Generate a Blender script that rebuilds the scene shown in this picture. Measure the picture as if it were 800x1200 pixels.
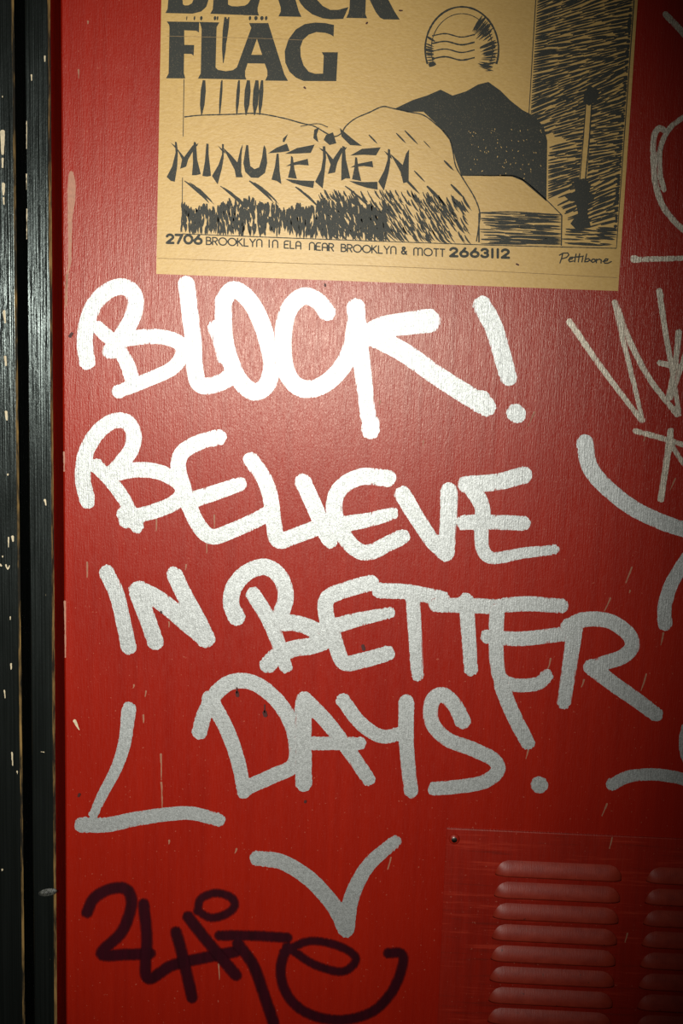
import bpy, math, random
import numpy as np
from mathutils import Vector, Matrix, Euler
from mathutils.geometry import tessellate_polygon

# ------------------------------------------------------------------ clear
for o in list(bpy.data.objects):
    bpy.data.objects.remove(o, do_unlink=True)
scene = bpy.context.scene
COL = scene.collection
random.seed(7)

# ------------------------------------------------------------------ camera
W, H = 800, 1200
F = 1400.0                      # focal length in pixels of the 800x1200 frame
PITCH = math.radians(8.75)      # looking down
ROLL = math.radians(1.75)
YAW = math.radians(2.0)         # turned a little to the left
DIST = 0.728
CENTRE = Vector((0.0, 0.0, 1.30))   # where the view axis meets the door face
rot = Matrix.Rotation(YAW, 3, 'Z') @ Matrix.Rotation(math.pi / 2 - PITCH, 3, 'X') @ Matrix.Rotation(ROLL, 3, 'Z')
fwd = rot @ Vector((0, 0, -1))
CAM = CENTRE - fwd * DIST
cd = bpy.data.cameras.new('camera')
cd.sensor_fit = 'VERTICAL'
cd.sensor_height = 36.0
cd.lens = 36.0 * F / H
cd.clip_start = 0.01
cam = bpy.data.objects.new('camera', cd)
cam.matrix_world = Matrix.Translation(CAM) @ rot.to_4x4()
COL.objects.link(cam)
scene.camera = cam

# ------------------------------------------------------------------ world, flash, exposure
world = bpy.data.worlds.new('dark_room')
scene.world = world
world.use_nodes = True
bg = world.node_tree.nodes['Background']
bg.inputs['Color'].default_value = (1.0, 0.8, 0.6, 1)
bg.inputs['Strength'].default_value = 0.012

# the flash of the camera, close to the lens, its oblong beam turned a little to the left
ld = bpy.data.lights.new('camera_flash_offscreen', 'SPOT')
ld.energy = 24.0
ld.color = (1.0, 0.97, 0.89)
ld.spot_size = math.radians(78)
ld.spot_blend = 1.0
ld.shadow_soft_size = 0.018
flash = bpy.data.objects.new('camera_flash_offscreen', ld)
fpos = CAM + rot @ Vector((-0.105, 0.008, 0.0))
_d = rot @ Vector(((210 - W / 2) / F, -(590 - H / 2) / F, -1.0))
aim = CAM + _d * (-CAM.y / _d.y)
flash.matrix_world = Matrix.Translation(fpos) @ (aim - fpos).to_track_quat('-Z', 'Y').to_matrix().to_4x4() @ Matrix.Diagonal((0.68, 1.0, 1.0, 1.0))
COL.objects.link(flash)

vs = scene.view_settings
scene.display_settings.display_device = 'sRGB'
vs.view_transform = 'Standard'
vs.look = 'None'
vs.gamma = 1.0
vs.exposure = 0.0
vs.use_curve_mapping = False


# ------------------------------------------------------------------ pixel -> point on a plane y = const
def P(x, y, plane=0.0):
    d = rot @ Vector(((x - W / 2) / F, -(y - H / 2) / F, -1.0))
    t = (plane - CAM.y) / d.y
    return CAM + d * t


ROTN = np.array(rot)
CAMN = np.array(CAM)


def PN(pts, plane=0.0):
    pts = np.asarray(pts, float)
    d = np.stack([(pts[:, 0] - W / 2) / F, -(pts[:, 1] - H / 2) / F, -np.ones(len(pts))], 1) @ ROTN.T
    t = (plane - CAMN[1]) / d[:, 1]
    return CAMN + d * t[:, None]


# ------------------------------------------------------------------ material helpers
MATS = {}


class NT:
    def __init__(self, name):
        m = bpy.data.materials.new(name)
        m.use_nodes = True
        self.m = m
        self.t = m.node_tree
        self.b = self.t.nodes['Principled BSDF']
        self.out = self.t.nodes['Material Output']
        self.pos = self.t.nodes.new('ShaderNodeNewGeometry').outputs['Position']
        MATS[name] = m

    def new(self, typ, **kw):
        n = self.t.nodes.new(typ)
        for k, v in kw.items():
            setattr(n, k, v)
        return n

    def link(self, a, b):
        self.t.links.new(a, b)

    def noise(self, scale, detail=2.0, rough=0.5, seed=0.0):
        mp = self.new('ShaderNodeMapping')
        mp.inputs['Scale'].default_value = scale
        mp.inputs['Location'].default_value = (seed, seed * 1.7, seed * 0.6)
        self.link(self.pos, mp.inputs['Vector'])
        n = self.new('ShaderNodeTexNoise')
        n.inputs['Scale'].default_value = 1.0
        n.inputs['Detail'].default_value = detail
        n.inputs['Roughness'].default_value = rough
        self.link(mp.outputs['Vector'], n.inputs['Vector'])
        return n.outputs['Fac']

    def ramp(self, fac, lo, hi, a=0.0, b=1.0):
        n = self.new('ShaderNodeMapRange')
        n.clamp = True
        n.inputs['From Min'].default_value = lo
        n.inputs['From Max'].default_value = hi
        n.inputs['To Min'].default_value = a
        n.inputs['To Max'].default_value = b
        self.link(fac, n.inputs['Value'])
        return n.outputs['Result']

    def mix(self, fac, c1, c2):
        n = self.new('ShaderNodeMix', data_type='RGBA')
        if isinstance(fac, (int, float)):
            n.inputs[0].default_value = fac
        else:
            self.link(fac, n.inputs[0])
        for c, s in ((c1, n.inputs[6]), (c2, n.inputs[7])):
            if isinstance(c, tuple):
                s.default_value = (*c, 1.0)
            else:
                self.link(c, s)
        return n.outputs[2]

    def math(self, op, a, b=0.0):
        n = self.new('ShaderNodeMath', operation=op)
        for v, s in ((a, n.inputs[0]), (b, n.inputs[1])):
            if isinstance(v, (int, float)):
                s.default_value = v
            else:
                self.link(v, s)
        return n.outputs[0]

    def bump(self, h, strength, dist, normal=None):
        n = self.new('ShaderNodeBump')
        n.inputs['Strength'].default_value = strength
        n.inputs['Distance'].default_value = dist
        self.link(h, n.inputs['Height'])
        if normal is not None:
            self.link(normal, n.inputs['Normal'])
        return n.outputs['Normal']

    def set(self, **kw):
        names = dict(color='Base Color', rough='Roughness', metal='Metallic', spec='Specular IOR Level',
                     normal='Normal', alpha='Alpha', coat='Coat Weight', coat_rough='Coat Roughness')
        for k, v in kw.items():
            s = self.b.inputs[names[k]]
            if isinstance(v, (int, float)):
                s.default_value = v
            elif isinstance(v, tuple):
                s.default_value = (*v, 1.0)
            else:
                self.link(v, s)


def grain(n, k=1.0):
    """vertical brush grain of the door paint, shared by the paint strokes on it"""
    streak = n.noise((1300, 300, 105), 3.0, 0.6)
    fine = n.noise((1800, 1800, 700), 2.0, 0.6, 3.1)
    broad = n.noise((260, 100, 10), 2.0, 0.5, 9.0)
    h = n.math('ADD', n.math('MULTIPLY', streak, 1.0), n.math('MULTIPLY', fine, 0.55))
    h = n.math('ADD', h, n.math('MULTIPLY', broad, 0.6))
    return h, streak, fine, broad


RED = (0.365, 0.0115, 0.0027)
RED2 = (0.300, 0.0078, 0.0020)


def mat_door(name, c1, c2, rough, bump=0.5, scuffed=False):
    n = NT(name)
    h, streak, fine, broad = grain(n)
    big = n.noise((9, 9, 5), 3.0, 0.6, 4.0)
    f = n.math('ADD', n.math('MULTIPLY', big, 0.6), n.math('MULTIPLY', broad, 0.4))
    col = n.mix(n.ramp(f, 0.35, 0.65), c1, c2)
    if scuffed:      # rubbed sideways by a cloth or a brush
        sc = n.noise((22, 22, 420), 4.0, 0.6, 5.0)
        col = n.mix(n.ramp(sc, 0.56, 0.70, 0.0, 0.6), col, (0.50, 0.040, 0.018))
        col = n.mix(n.ramp(sc, 0.42, 0.30, 0.0, 0.5), col, (0.14, 0.010, 0.005))
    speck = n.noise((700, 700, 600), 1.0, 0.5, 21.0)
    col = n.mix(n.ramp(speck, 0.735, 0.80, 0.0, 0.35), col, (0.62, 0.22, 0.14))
    n.set(color=col, rough=n.ramp(streak, 0.3, 0.7, rough - 0.05, rough + 0.08), spec=0.55,
          normal=n.bump(h, bump, 0.00035))
    n.b.inputs['Specular Tint'].default_value = (1.0, 0.95, 0.84, 1.0)
    return n.m


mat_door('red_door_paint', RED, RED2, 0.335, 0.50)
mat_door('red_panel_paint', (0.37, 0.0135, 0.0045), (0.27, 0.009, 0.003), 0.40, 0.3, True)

n = NT('louver_paint')  # browner red than the plate, mottled, with dark specks
h, streak, fine, broad = grain(n)
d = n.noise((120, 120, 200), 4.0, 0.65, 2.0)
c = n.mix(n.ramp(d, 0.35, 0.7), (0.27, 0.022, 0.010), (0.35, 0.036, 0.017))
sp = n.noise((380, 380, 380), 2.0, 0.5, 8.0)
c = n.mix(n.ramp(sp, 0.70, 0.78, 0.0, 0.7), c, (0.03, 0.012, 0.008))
n.set(color=c, rough=0.40, spec=0.4, normal=n.bump(h, 0.2, 0.0003))


def mat_silver(name, lo, hi, cover=1.0, metal=0.75, rough=0.5):
    n = NT(name)
    h, streak, fine, broad = grain(n)
    flake = n.noise((1250, 1250, 1250), 2.0, 0.7, 5.0)
    flake2 = n.noise((520, 520, 520), 2.0, 0.6, 15.0)
    f = n.math('ADD', n.math('MULTIPLY', flake, 0.65), n.math('MULTIPLY', flake2, 0.35))
    col = n.mix(n.ramp(f, 0.36, 0.64), lo, hi)
    dry = n.math('ADD', n.math('MULTIPLY', streak, 0.6), n.math('MULTIPLY', broad, 0.4))
    at = n.new('ShaderNodeAttribute', attribute_name='cover')
    sep = n.new('ShaderNodeSeparateColor')
    n.link(at.outputs['Color'], sep.inputs['Color'])
    # the red shows through where the brush ran dry over the grain, mostly near the edges of a stroke
    thr = n.ramp(sep.outputs[0], 0.0, 1.0, 0.50 - 0.05 * cover, 0.50 - 0.27 * cover)
    bare = n.math('SUBTRACT', 1.0, n.ramp(n.math('SUBTRACT', dry, thr), -0.04, 0.05))
    bare = n.math('MULTIPLY', bare, 0.85)
    col = n.mix(bare, col, (0.36, 0.05, 0.035))
    m = n.math('MULTIPLY', n.math('SUBTRACT', 1.0, bare), metal)
    hh = n.math('ADD', h, n.math('MULTIPLY', flake, 0.5))
    n.set(color=col, rough=rough, metal=m, normal=n.bump(hh, 0.55, 0.0003))
    return n.m


mat_silver('silver_mop_paint', (0.41, 0.43, 0.42), (0.75, 0.79, 0.785), 1.15, 0.72, 0.52)
mat_silver('thin_silver_paint', (0.40, 0.36, 0.29), (0.78, 0.72, 0.60), 0.62, 0.72, 0.50)

n = NT('maroon_ink')
at = n.new('ShaderNodeAttribute', attribute_name='cover')
sep = n.new('ShaderNodeSeparateColor')
n.link(at.outputs['Color'], sep.inputs['Color'])
h, streak, fine, broad = grain(n)
a = n.ramp(n.math('ADD', sep.outputs[0], n.math('MULTIPLY', n.math('SUBTRACT', streak, 0.5), 0.5)), 0.02, 0.75)
a = n.math('MULTIPLY', a, n.ramp(sep.outputs[1], 0.0, 1.0, 0.90, 0.99))
n.set(color=n.mix(n.ramp(broad, 0.3, 0.7), (0.022, 0.0008, 0.004), (0.036, 0.001, 0.006)), rough=0.5, spec=0.25, alpha=a,
      normal=n.bump(h, 0.4, 0.0003))

n = NT('tan_paper')
fib = n.noise((420, 420, 900), 4.0, 0.65)
big = n.noise((30, 30, 30), 3.0, 0.6, 6.0)
c = n.mix(n.ramp(fib, 0.3, 0.7), (0.61, 0.385, 0.112), (0.74, 0.490, 0.160))
c = n.mix(n.ramp(big, 0.3, 0.7, 0.0, 0.35), c, (0.54, 0.34, 0.11))
fold = n.noise((260, 260, 500), 2.0, 0.5, 2.0)
n.set(color=c, rough=0.44, spec=0.55, normal=n.bump(n.math('ADD', fib, fold), 0.3, 0.0003))

n = NT('black_print_ink')
sp = n.noise((1900, 1900, 1900), 2.0, 0.6, 1.0)
c = n.mix(n.ramp(sp, 0.60, 0.72, 0.0, 0.55), (0.040, 0.043, 0.036), (0.28, 0.22, 0.12))
n.set(color=c, rough=0.6, spec=0.3)

n = NT('paper_crease')
n.set(color=(0.33, 0.22, 0.10), rough=0.8)


def mat_black(name, wear):
    n = NT(name)
    st = n.noise((800, 800, 7), 3.0, 0.6)
    fine = n.noise((1500, 1500, 400), 2.0, 0.6, 3.0)
    blot = n.noise((90, 90, 22), 4.0, 0.6, 7.0)
    c = n.mix(n.ramp(st, 0.3, 0.75), (0.004, 0.005, 0.0045), (0.010, 0.012, 0.011))
    chip = n.noise((240, 240, 70), 3.0, 0.6, 11.0)
    c = n.mix(n.ramp(chip, 0.76, 0.79, 0.0, wear), c, (0.62, 0.52, 0.33))
    nb = n.bump(fine, 0.25, 0.0003, n.bump(st, 1.0, 0.00045))
    n.set(color=c, rough=n.ramp(blot, 0.3, 0.7, 0.22, 0.30), spec=0.65, normal=nb)
    n.b.inputs['Specular Tint'].default_value = (0.84, 1.0, 0.97, 1.0)
    return n.m


mat_black('black_board_paint', 0.9)
mat_black('black_post_paint', 0.35)

n = NT('worn_wood_edge')
w = n.noise((700, 700, 60), 4.0, 0.65)
w2 = n.noise((60, 60, 14), 4.0, 0.6, 4.0)
f = n.ramp(n.math('ADD', n.math('MULTIPLY', w, 0.5), n.math('MULTIPLY', w2, 0.5)), 0.46, 0.60)
n.set(color=n.mix(f, (0.022, 0.019, 0.013), (0.34, 0.21, 0.07)), rough=0.5)

for nm, c in (('bare_wood_scratch', (0.44, 0.19, 0.11)), ('cream_chip', (0.82, 0.70, 0.47)),
              ('tan_drip', (0.55, 0.26, 0.17)), ('dark_drip', (0.07, 0.006, 0.004))):
    n = NT(nm)
    w = n.noise((900, 900, 500), 3.0, 0.6)
    n.set(color=n.mix(n.ramp(w, 0.3, 0.7), tuple(x * 0.7 for x in c), c), rough=0.6)

n = NT('screw_steel')
n.set(color=(0.55, 0.50, 0.46), rough=0.22, metal=1.0)
n = NT('grey_blister')
w = n.noise((700, 700, 300), 4.0, 0.65)
n.set(color=n.mix(n.ramp(w, 0.35, 0.65), (0.006, 0.006, 0.005), (0.11, 0.115, 0.10)), rough=0.35, normal=n.bump(w, 0.8, 0.001))
n = NT('dark_plaster')
w = n.noise((40, 40, 40), 5.0, 0.6)
n.set(color=n.mix(n.ramp(w, 0.3, 0.7), (0.025, 0.024, 0.022), (0.05, 0.047, 0.042)), rough=0.75, normal=n.bump(w, 0.4, 0.002))
n = NT('concrete_floor')
w = n.noise((14, 14, 14), 6.0, 0.65)
n.set(color=n.mix(n.ramp(w, 0.3, 0.7), (0.06, 0.055, 0.05), (0.13, 0.12, 0.11)), rough=0.7, normal=n.bump(w, 0.4, 0.003))

# ------------------------------------------------------------------ object helpers
ORG = {}


def link(o, parent, origin):
    o.location = Vector(origin) - (ORG[parent.name] if parent else Vector((0, 0, 0)))
    COL.objects.link(o)
    if parent:
        o.parent = parent
    ORG[o.name] = Vector(origin)
    return o


def mesh_obj(name, verts, faces, mats, parent=None, origin=None, midx=None, smooth=False, cover=None):
    verts = np.asarray(verts, float)
    if origin is None:
        origin = verts.mean(0)
    me = bpy.data.meshes.new(name)
    me.from_pydata((verts - np.array(origin)).tolist(), [], [tuple(map(int, f)) for f in faces])
    for m in ([mats] if isinstance(mats, str) else mats):
        me.materials.append(MATS[m])
    if midx is not None:
        me.polygons.foreach_set('material_index', midx)
    if smooth:
        me.polygons.foreach_set('use_smooth', [True] * len(me.polygons))
    if cover is not None:
        ca = me.color_attributes.new('cover', 'FLOAT_COLOR', 'POINT')
        ca.data.foreach_set('color', np.asarray(cover, np.float32).ravel())
    me.update()
    return link(bpy.data.objects.new(name, me), parent, origin)


def empty(name, origin, parent=None):
    o = bpy.data.objects.new(name, None)
    o.empty_display_size = 0.02
    return link(o, parent, origin)


def tag(o, label=None, cat=None, group=None, kind=None):
    for k, v in (('label', label), ('category', cat), ('group', group), ('kind', kind)):
        if v:
            o[k] = v
    return o


def box(x0, x1, y0, y1, z0, z1):
    v = [(x, y, z) for x in (x0, x1) for y in (y0, y1) for z in (z0, z1)]
    f = [(0, 1, 3, 2), (4, 6, 7, 5), (0, 4, 5, 1), (2, 3, 7, 6), (0, 2, 6, 4), (1, 5, 7, 3)]
    return v, f


def extrude_profile(prof, z0, z1, wob=None, nz=60):
    """prof: closed list of (x, y) seen from above; extruded up in nz steps; wob[i] = wander of that corner"""
    v, f = [], []
    k = len(prof)
    rng = np.random.default_rng(5)
    off = rng.normal(0, 1, (nz + 1, k))
    for _ in range(2):
        off = (np.roll(off, 1, 0) + off + np.roll(off, -1, 0)) / 3
    for j in range(nz + 1):
        z = z0 + (z1 - z0) * j / nz
        for i, (x, y) in enumerate(prof):
            w = (wob[i] if wob else 0.0) * off[j, i]
            v.append((x + w, y, z))
    for j in range(nz):
        for i in range(k):
            a, b = j * k + i, j * k + (i + 1) % k
            f.append((a, b, b + k, a + k))
    f.append(tuple(range(k))[::-1])
    f.append(tuple(nz * k + i for i in range(k)))
    return v, f


# ------------------------------------------------------------------ the setting
Z_TOP = 2.05
x_board = P(21, 500, -0.004).x          # right edge of the left board
x_post0 = P(33, 500, -0.006).x
x_post1 = P(61.5, 500, -0.006).x
x_door0 = P(74.0, 600, 0.0).x
DOOR_W = 0.79
x_door1 = x_door0 + DOOR_W
DEPTH = 0.045

# post left of the door, black paint worn to the wood along its edge
def post(name, x0, x1, mirror=False):
    c = 0.0013
    prof = [(x0, DEPTH), (x0, -0.005), (x0 + 0.0008, -0.006), (x1 - c, -0.006), (x1, -0.0045), (x1, DEPTH)]
    mi = [0, 0, 0, 1, 2, 0]
    wob = [0, 0.0001, 0.0001, 0.0004, 0.0001, 0]
    if mirror:
        prof = [(x0 + x1 - x, y) for x, y in prof][::-1]
        mi = [mi[(len(mi) - 2 - i) % len(mi)] for i in range(len(mi))]
        wob = wob[::-1]
    v, f = extrude_profile(prof, 0.0, Z_TOP + 0.03, wob)
    idx = [mi[k % 6] for k in range(len(f) - 2)] + [0, 0]
    return mesh_obj(name, v, f, ['black_post_paint', 'worn_wood_edge', 'red_door_paint'], None,
                    ((x0 + x1) / 2, 0.0, 0.0), idx)


post_left = tag(post('trim_1', x_post0, x_post1), 'black painted door post with worn brown edge beside the red door', kind='structure')
tag(post('trim_2', x_door1 + 0.0067, x_door1 + 0.0067 + (x_post1 - x_post0), True),
    'black painted door post on the far side of the red door', kind='structure')

# left board (wall panelling)
xl = x_board - 0.9
c = 0.0013
prof = [(xl, DEPTH), (xl, -0.004), (x_board - c, -0.004), (x_board, -0.0028), (x_board, DEPTH)]
v, f = extrude_profile(prof, 0.0, 2.6, [0, 0, 0.0003, 0.0001, 0])
idx = [[0, 0, 1, 0, 0][k % 5] for k in range(len(f) - 2)] + [0, 0]
board = tag(mesh_obj('wall_left', v, f, ['black_board_paint', 'worn_wood_edge'], None, (x_board - 0.45, 0, 0), idx),
            'black painted wooden wall board with chipped paint and worn edge', kind='structure')
xr = x_door1 + 0.0067 * 2 + (x_post1 - x_post0)
v, f = box(xr, xr + 0.9, -0.004, DEPTH, 0.0, 2.6)
tag(mesh_obj('wall_right', v, f, 'black_board_paint', None, (xr + 0.45, 0, 0)), 'black painted wall board beyond the red door', kind='structure')
v, f = box(x_post0, xr, -0.004, DEPTH, Z_TOP + 0.03, 2.6)
tag(mesh_obj('wall_top', v, f, 'black_board_paint'), 'black painted wall board above the red door', kind='structure')
v, f = box(xl, xr + 0.9, DEPTH, DEPTH + 0.08, 0.0, 2.6)
tag(mesh_obj('wall_back', v, f, 'dark_plaster'), 'dark wall in the gaps behind the boards and door', kind='structure')
v, f = box(xl, xr + 0.9, -2.2, DEPTH, -0.05, 0.0)
tag(mesh_obj('floor', v, f, 'concrete_floor'), 'dark concrete floor in front of the red door', kind='structure')

# door leaf
b = 0.0012
prof = [(x_door0, DEPTH - 0.001), (x_door0, b), (x_door0 + b, 0.0), (x_door1 - b, 0.0), (x_door1, b), (x_door1, DEPTH - 0.001)]
v, f = extrude_profile(prof, 0.008, Z_TOP, [0, 0.00012, 0.00012, 0, 0, 0], 80)
door = tag(mesh_obj('door_1', v, f, 'red_door_paint', None, (x_door0 + DOOR_W / 2, 0, 0.008)),
           'red painted door covered with silver graffiti, with a louvred vent panel', kind='structure')

# ------------------------------------------------------------------ stroke rasteriser: union of brush strokes -> one flat mesh
def vnoise(x, y, seed, cell):
    r = np.random.default_rng(seed).random((256, 256))
    gx, gy = x / cell, y / cell
    ix, iy = np.floor(gx).astype(int), np.floor(gy).astype(int)
    fx, fy = gx - ix, gy - iy
    fx, fy = fx * fx * (3 - 2 * fx), fy * fy * (3 - 2 * fy)
    a = r[iy % 256, ix % 256]; b_ = r[iy % 256, (ix + 1) % 256]
    c_ = r[(iy + 1) % 256, ix % 256]; d_ = r[(iy + 1) % 256, (ix + 1) % 256]
    return (a * (1 - fx) + b_ * fx) * (1 - fy) + (c_ * (1 - fx) + d_ * fx) * fy - 0.5


def spline(pts, step=3.0):
    """Catmull-Rom through (x, y, w) points"""
    p = np.asarray(pts, float)
    if len(p) < 3:
        return p
    q = np.vstack([2 * p[0] - p[1], p, 2 * p[-1] - p[-2]])
    out = []
    for i in range(1, len(q) - 2):
        n_ = max(2, int(np.linalg.norm(q[i + 1, :2] - q[i, :2]) / step))
        for t in np.linspace(0, 1, n_, endpoint=False):
            out.append(0.5 * ((2 * q[i]) + (-q[i - 1] + q[i + 1]) * t + (2 * q[i - 1] - 5 * q[i] + 4 * q[i + 1] - q[i + 2]) * t * t
                              + (-q[i - 1] + 3 * q[i] - 3 * q[i + 1] + q[i + 2]) * t ** 3))
    out.append(q[-2])
    return np.array(out)


def stroke_mesh(strokes, step, rag, seed, soft, endrag=0.0):
    """strokes: list of arrays (x, y, width) in photo pixels"""
    ss = [spline(s) for s in strokes]
    allp = np.vstack([s[:, :2] for s in ss])
    mw = max(s[:, 2].max() for s in ss)
    lo = allp.min(0) - mw - 3
    hi = allp.max(0) + mw + 3
    xs = np.arange(lo[0], hi[0], step); ys = np.arange(lo[1], hi[1], step)
    X, Y = np.meshgrid(xs, ys)
    best = np.full(X.shape, 1e9)
    cnt = np.zeros(X.shape)
    ends = np.full(X.shape, 1e9)
    for s in ss:
        dmin = np.full(X.shape, 1e9)
        for i in range(max(1, len(s) - 1)):
            a_ = s[i]; b_ = s[min(i + 1, len(s) - 1)]
            dx, dy = b_[0] - a_[0], b_[1] - a_[1]
            L2 = dx * dx + dy * dy
            t = np.clip(((X - a_[0]) * dx + (Y - a_[1]) * dy) / L2, 0, 1) if L2 > 1e-9 else 0.0
            d_ = np.hypot(X - a_[0] - t * dx, Y - a_[1] - t * dy) - 0.5 * (a_[2] + t * (b_[2] - a_[2]))
            dmin = np.minimum(dmin, d_)
        best = np.minimum(best, dmin)
        cnt += dmin < 0
        ends = np.minimum(ends, np.minimum(np.hypot(X - s[0, 0], Y - s[0, 1]), np.hypot(X - s[-1, 0], Y - s[-1, 1])) - mw * 0.3)
    if rag > 0:
        nz = vnoise(X, Y * 0.6, seed, 1.7) + 0.5 * vnoise(X, Y, seed + 1, 9.0)
        e = np.exp(-np.clip(ends, 0, None) / (0.25 * mw)) * endrag
        best = best + nz * rag * (1 + e) + vnoise(X, Y * 0.25, seed + 2, 1.5) * e * rag * 1.2
    gy_, gx_ = np.gradient(best, step)
    inside = best < 0
    cell = inside[:-1, :-1] | inside[1:, :-1] | inside[:-1, 1:] | inside[1:, 1:]
    used = np.zeros(X.shape, bool)
    for a_, b_ in ((slice(None, -1), slice(None, -1)), (slice(1, None), slice(None, -1)), (slice(None, -1), slice(1, None)), (slice(1, None), slice(1, None))):
        used[a_, b_] |= cell
    out = used & ~inside
    g2 = np.maximum(gx_ ** 2 + gy_ ** 2, 0.3)
    mv = np.clip(best, 0, step * 1.4)
    Xm = np.where(out, X - mv * gx_ / g2, X)
    Ym = np.where(out, Y - mv * gy_ / g2, Y)
    idx = np.full(X.shape, -1)
    idx[used] = np.arange(used.sum())
    r, c_ = np.nonzero(cell)
    faces = np.stack([idx[r, c_], idx[r + 1, c_], idx[r + 1, c_ + 1], idx[r, c_ + 1]], 1)
    pts = np.stack([Xm[used], Ym[used]], 1)
    cov = np.stack([np.clip(-best[used] / soft, 0, 1), np.clip(cnt[used] - 1, 0, 1), np.zeros(len(pts)), np.ones(len(pts))], 1)
    return pts, faces, cov


SEED = [10]


def reg(x0, y0, s):
    def conv(pts, w, w1=None):
        n_ = len(pts)
        w1 = w if w1 is None else w1
        return [(x0 + p[0] * s, y0 + p[1] * s, (p[2] if len(p) > 2 else (w + (w1 - w) * i / max(1, n_ - 1))) * s) for i, p in enumerate(pts)]
    return conv


LAYER = [0]


def painted(name, strokes, mat, parent, label=None, step=0.8, rag=0.55, soft=5.0, endrag=2.5, lift=None):
    SEED[0] += 7
    LAYER[0] += 1
    pts, faces, cov = stroke_mesh(strokes, step, rag, SEED[0], soft, endrag)
    y = -(0.00012 + 0.000012 * LAYER[0]) if lift is None else -lift
    v_ = PN(pts, y)
    return tag(mesh_obj(name, v_, faces, mat, parent, cover=cov), label)


# ------------------------------------------------------------------ vent panel with louvres
PY = -0.0014
pa = P(523, 971, PY)
x_p0 = pa.x
z_p1 = P(660, 977, PY).z
l0 = P(580, 1022, PY); l1 = P(728, 1028, PY)
LLEN = l1.x - l0.x
nxt = P(757, 1030, PY)
CPITCH = nxt.x - l0.x
zc = [P(654, 940 + q * 0.375, PY).z for q in (213, 281, 346, 413, 478, 543, 610)]
RP = (zc[0] - zc[-1]) / 6
PW = 2 * (l0.x - x_p0) + 2 * CPITCH + LLEN
NR = 12
PHT = (z_p1 - zc[0]) + RP * (NR - 1) + 0.024
v, f = [], []
bev = 0.0005
rings = [(0.0, 0.0), (0.0, PY + 0.0003), (bev, PY)]
for ins, y in rings:
    v += [(x_p0 + ins, y, z_p1 - ins), (x_p0 + PW - ins, y, z_p1 - ins), (x_p0 + PW - ins, y, z_p1 - PHT + ins), (x_p0 + ins, y, z_p1 - PHT + ins)]
for r in range(2):
    for i in range(4):
        f.append((r * 4 + i, (r + 1) * 4 + i, (r + 1) * 4 + (i + 1) % 4, r * 4 + (i + 1) % 4))
f.append((8, 11, 10, 9))
panel = tag(mesh_obj('vent_panel', v, f, 'red_panel_paint', door), 'red metal vent plate with rows of pressed louvres')

# one louvre: a pressed blister, closed above and at its ends, open below
LH = RP * 0.68
LD = 0.0036
lv, lf = [], []
NV, NS = 10, 40
ss_ = np.sin(np.linspace(-1, 1, NS + 1) * math.pi / 2)
ss_ = np.sign(ss_) * np.abs(ss_) ** 0.8
for j in range(NV + 1):
    t = j / NV
    half = LLEN / 2 - LH * 0.85 * (1 - math.sqrt(max(0, 1 - (1 - t) ** 2)))
    for s in ss_:
        x = s * half
        e = min(1.0, (LLEN / 2 - abs(x)) / (LH * 0.95))
        dep = LD * (math.sin(t * math.pi / 2) ** 0.9) * math.sqrt(max(0.0, 1 - (1 - e) ** 2))
        lv.append((x, -dep, LH / 2 - LH * t))
for j in range(NV):
    for i in range(NS):
        a = j * (NS + 1) + i
        lf.append((a, a + NS + 1, a + NS + 2, a + 1))
nlip = len(lv)
for i in range(NS + 1):      # lip turned in
    x, y, z = lv[NV * (NS + 1) + i]
    lv.append((x * 0.998, y * 0.72, z + 0.0004))
for i in range(NS):
    a = NV * (NS + 1) + i
    lf.append((a, nlip + i, nlip + i + 1, a + 1))
lme = bpy.data.meshes.new('louver')
lme.from_pydata(lv, [], lf)
lme.polygons.foreach_set('use_smooth', [j < NV * NS for j in range(len(lf))])
lme.materials.append(MATS['louver_paint'])
lme.update()
for cidx in range(3):
    for r in range(NR):
        cx = l0.x + LLEN / 2 + cidx * CPITCH
        cz = zc[0] - r * RP + 0.0004
        link(bpy.data.objects.new('louver', lme), panel, (cx, PY + 0.00005, cz))

# dome screws in the corners of the plate
sv, sf = [], []
NSC, NRG = 20, 6
R_ = 0.0036
for j in range(NRG):
    a = j / NRG * math.pi / 2
    for i in range(NSC):
        b_ = 2 * math.pi * i / NSC
        sv.append((R_ * math.cos(a) * math.cos(b_), -0.0022 * math.sin(a), R_ * math.cos(a) * math.sin(b_)))
sv.append((0, -0.0022, 0))
for j in range(NRG - 1):
    for i in range(NSC):
        sf.append((j * NSC + i, j * NSC + (i + 1) % NSC, (j + 1) * NSC + (i + 1) % NSC, (j + 1) * NSC + i))
for i in range(NSC):
    sf.append(((NRG - 1) * NSC + i, (NRG - 1) * NSC + (i + 1) % NSC, NRG * NSC))
scm = bpy.data.meshes.new('screw')
scm.from_pydata(sv, [], [q[::-1] for q in sf])
scm.polygons.foreach_set('use_smooth', [True] * len(sf))
scm.materials.append(MATS['red_panel_paint'])
scm.materials.append(MATS['screw_steel'])
scm.polygons.foreach_set('material_index', [1 if k >= NSC * (NRG - 2) else 0 for k in range(len(sf))])
scm.update()
sp = P(532, 983, PY)
for sx in (sp.x, 2 * x_p0 + PW - sp.x):
    for sz in (sp.z, 2 * z_p1 - PHT - sp.z):
        tag(link(bpy.data.objects.new('screw', scm), panel, (sx, PY + 0.0001, sz)), 'dome screw with bare steel top')

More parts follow.
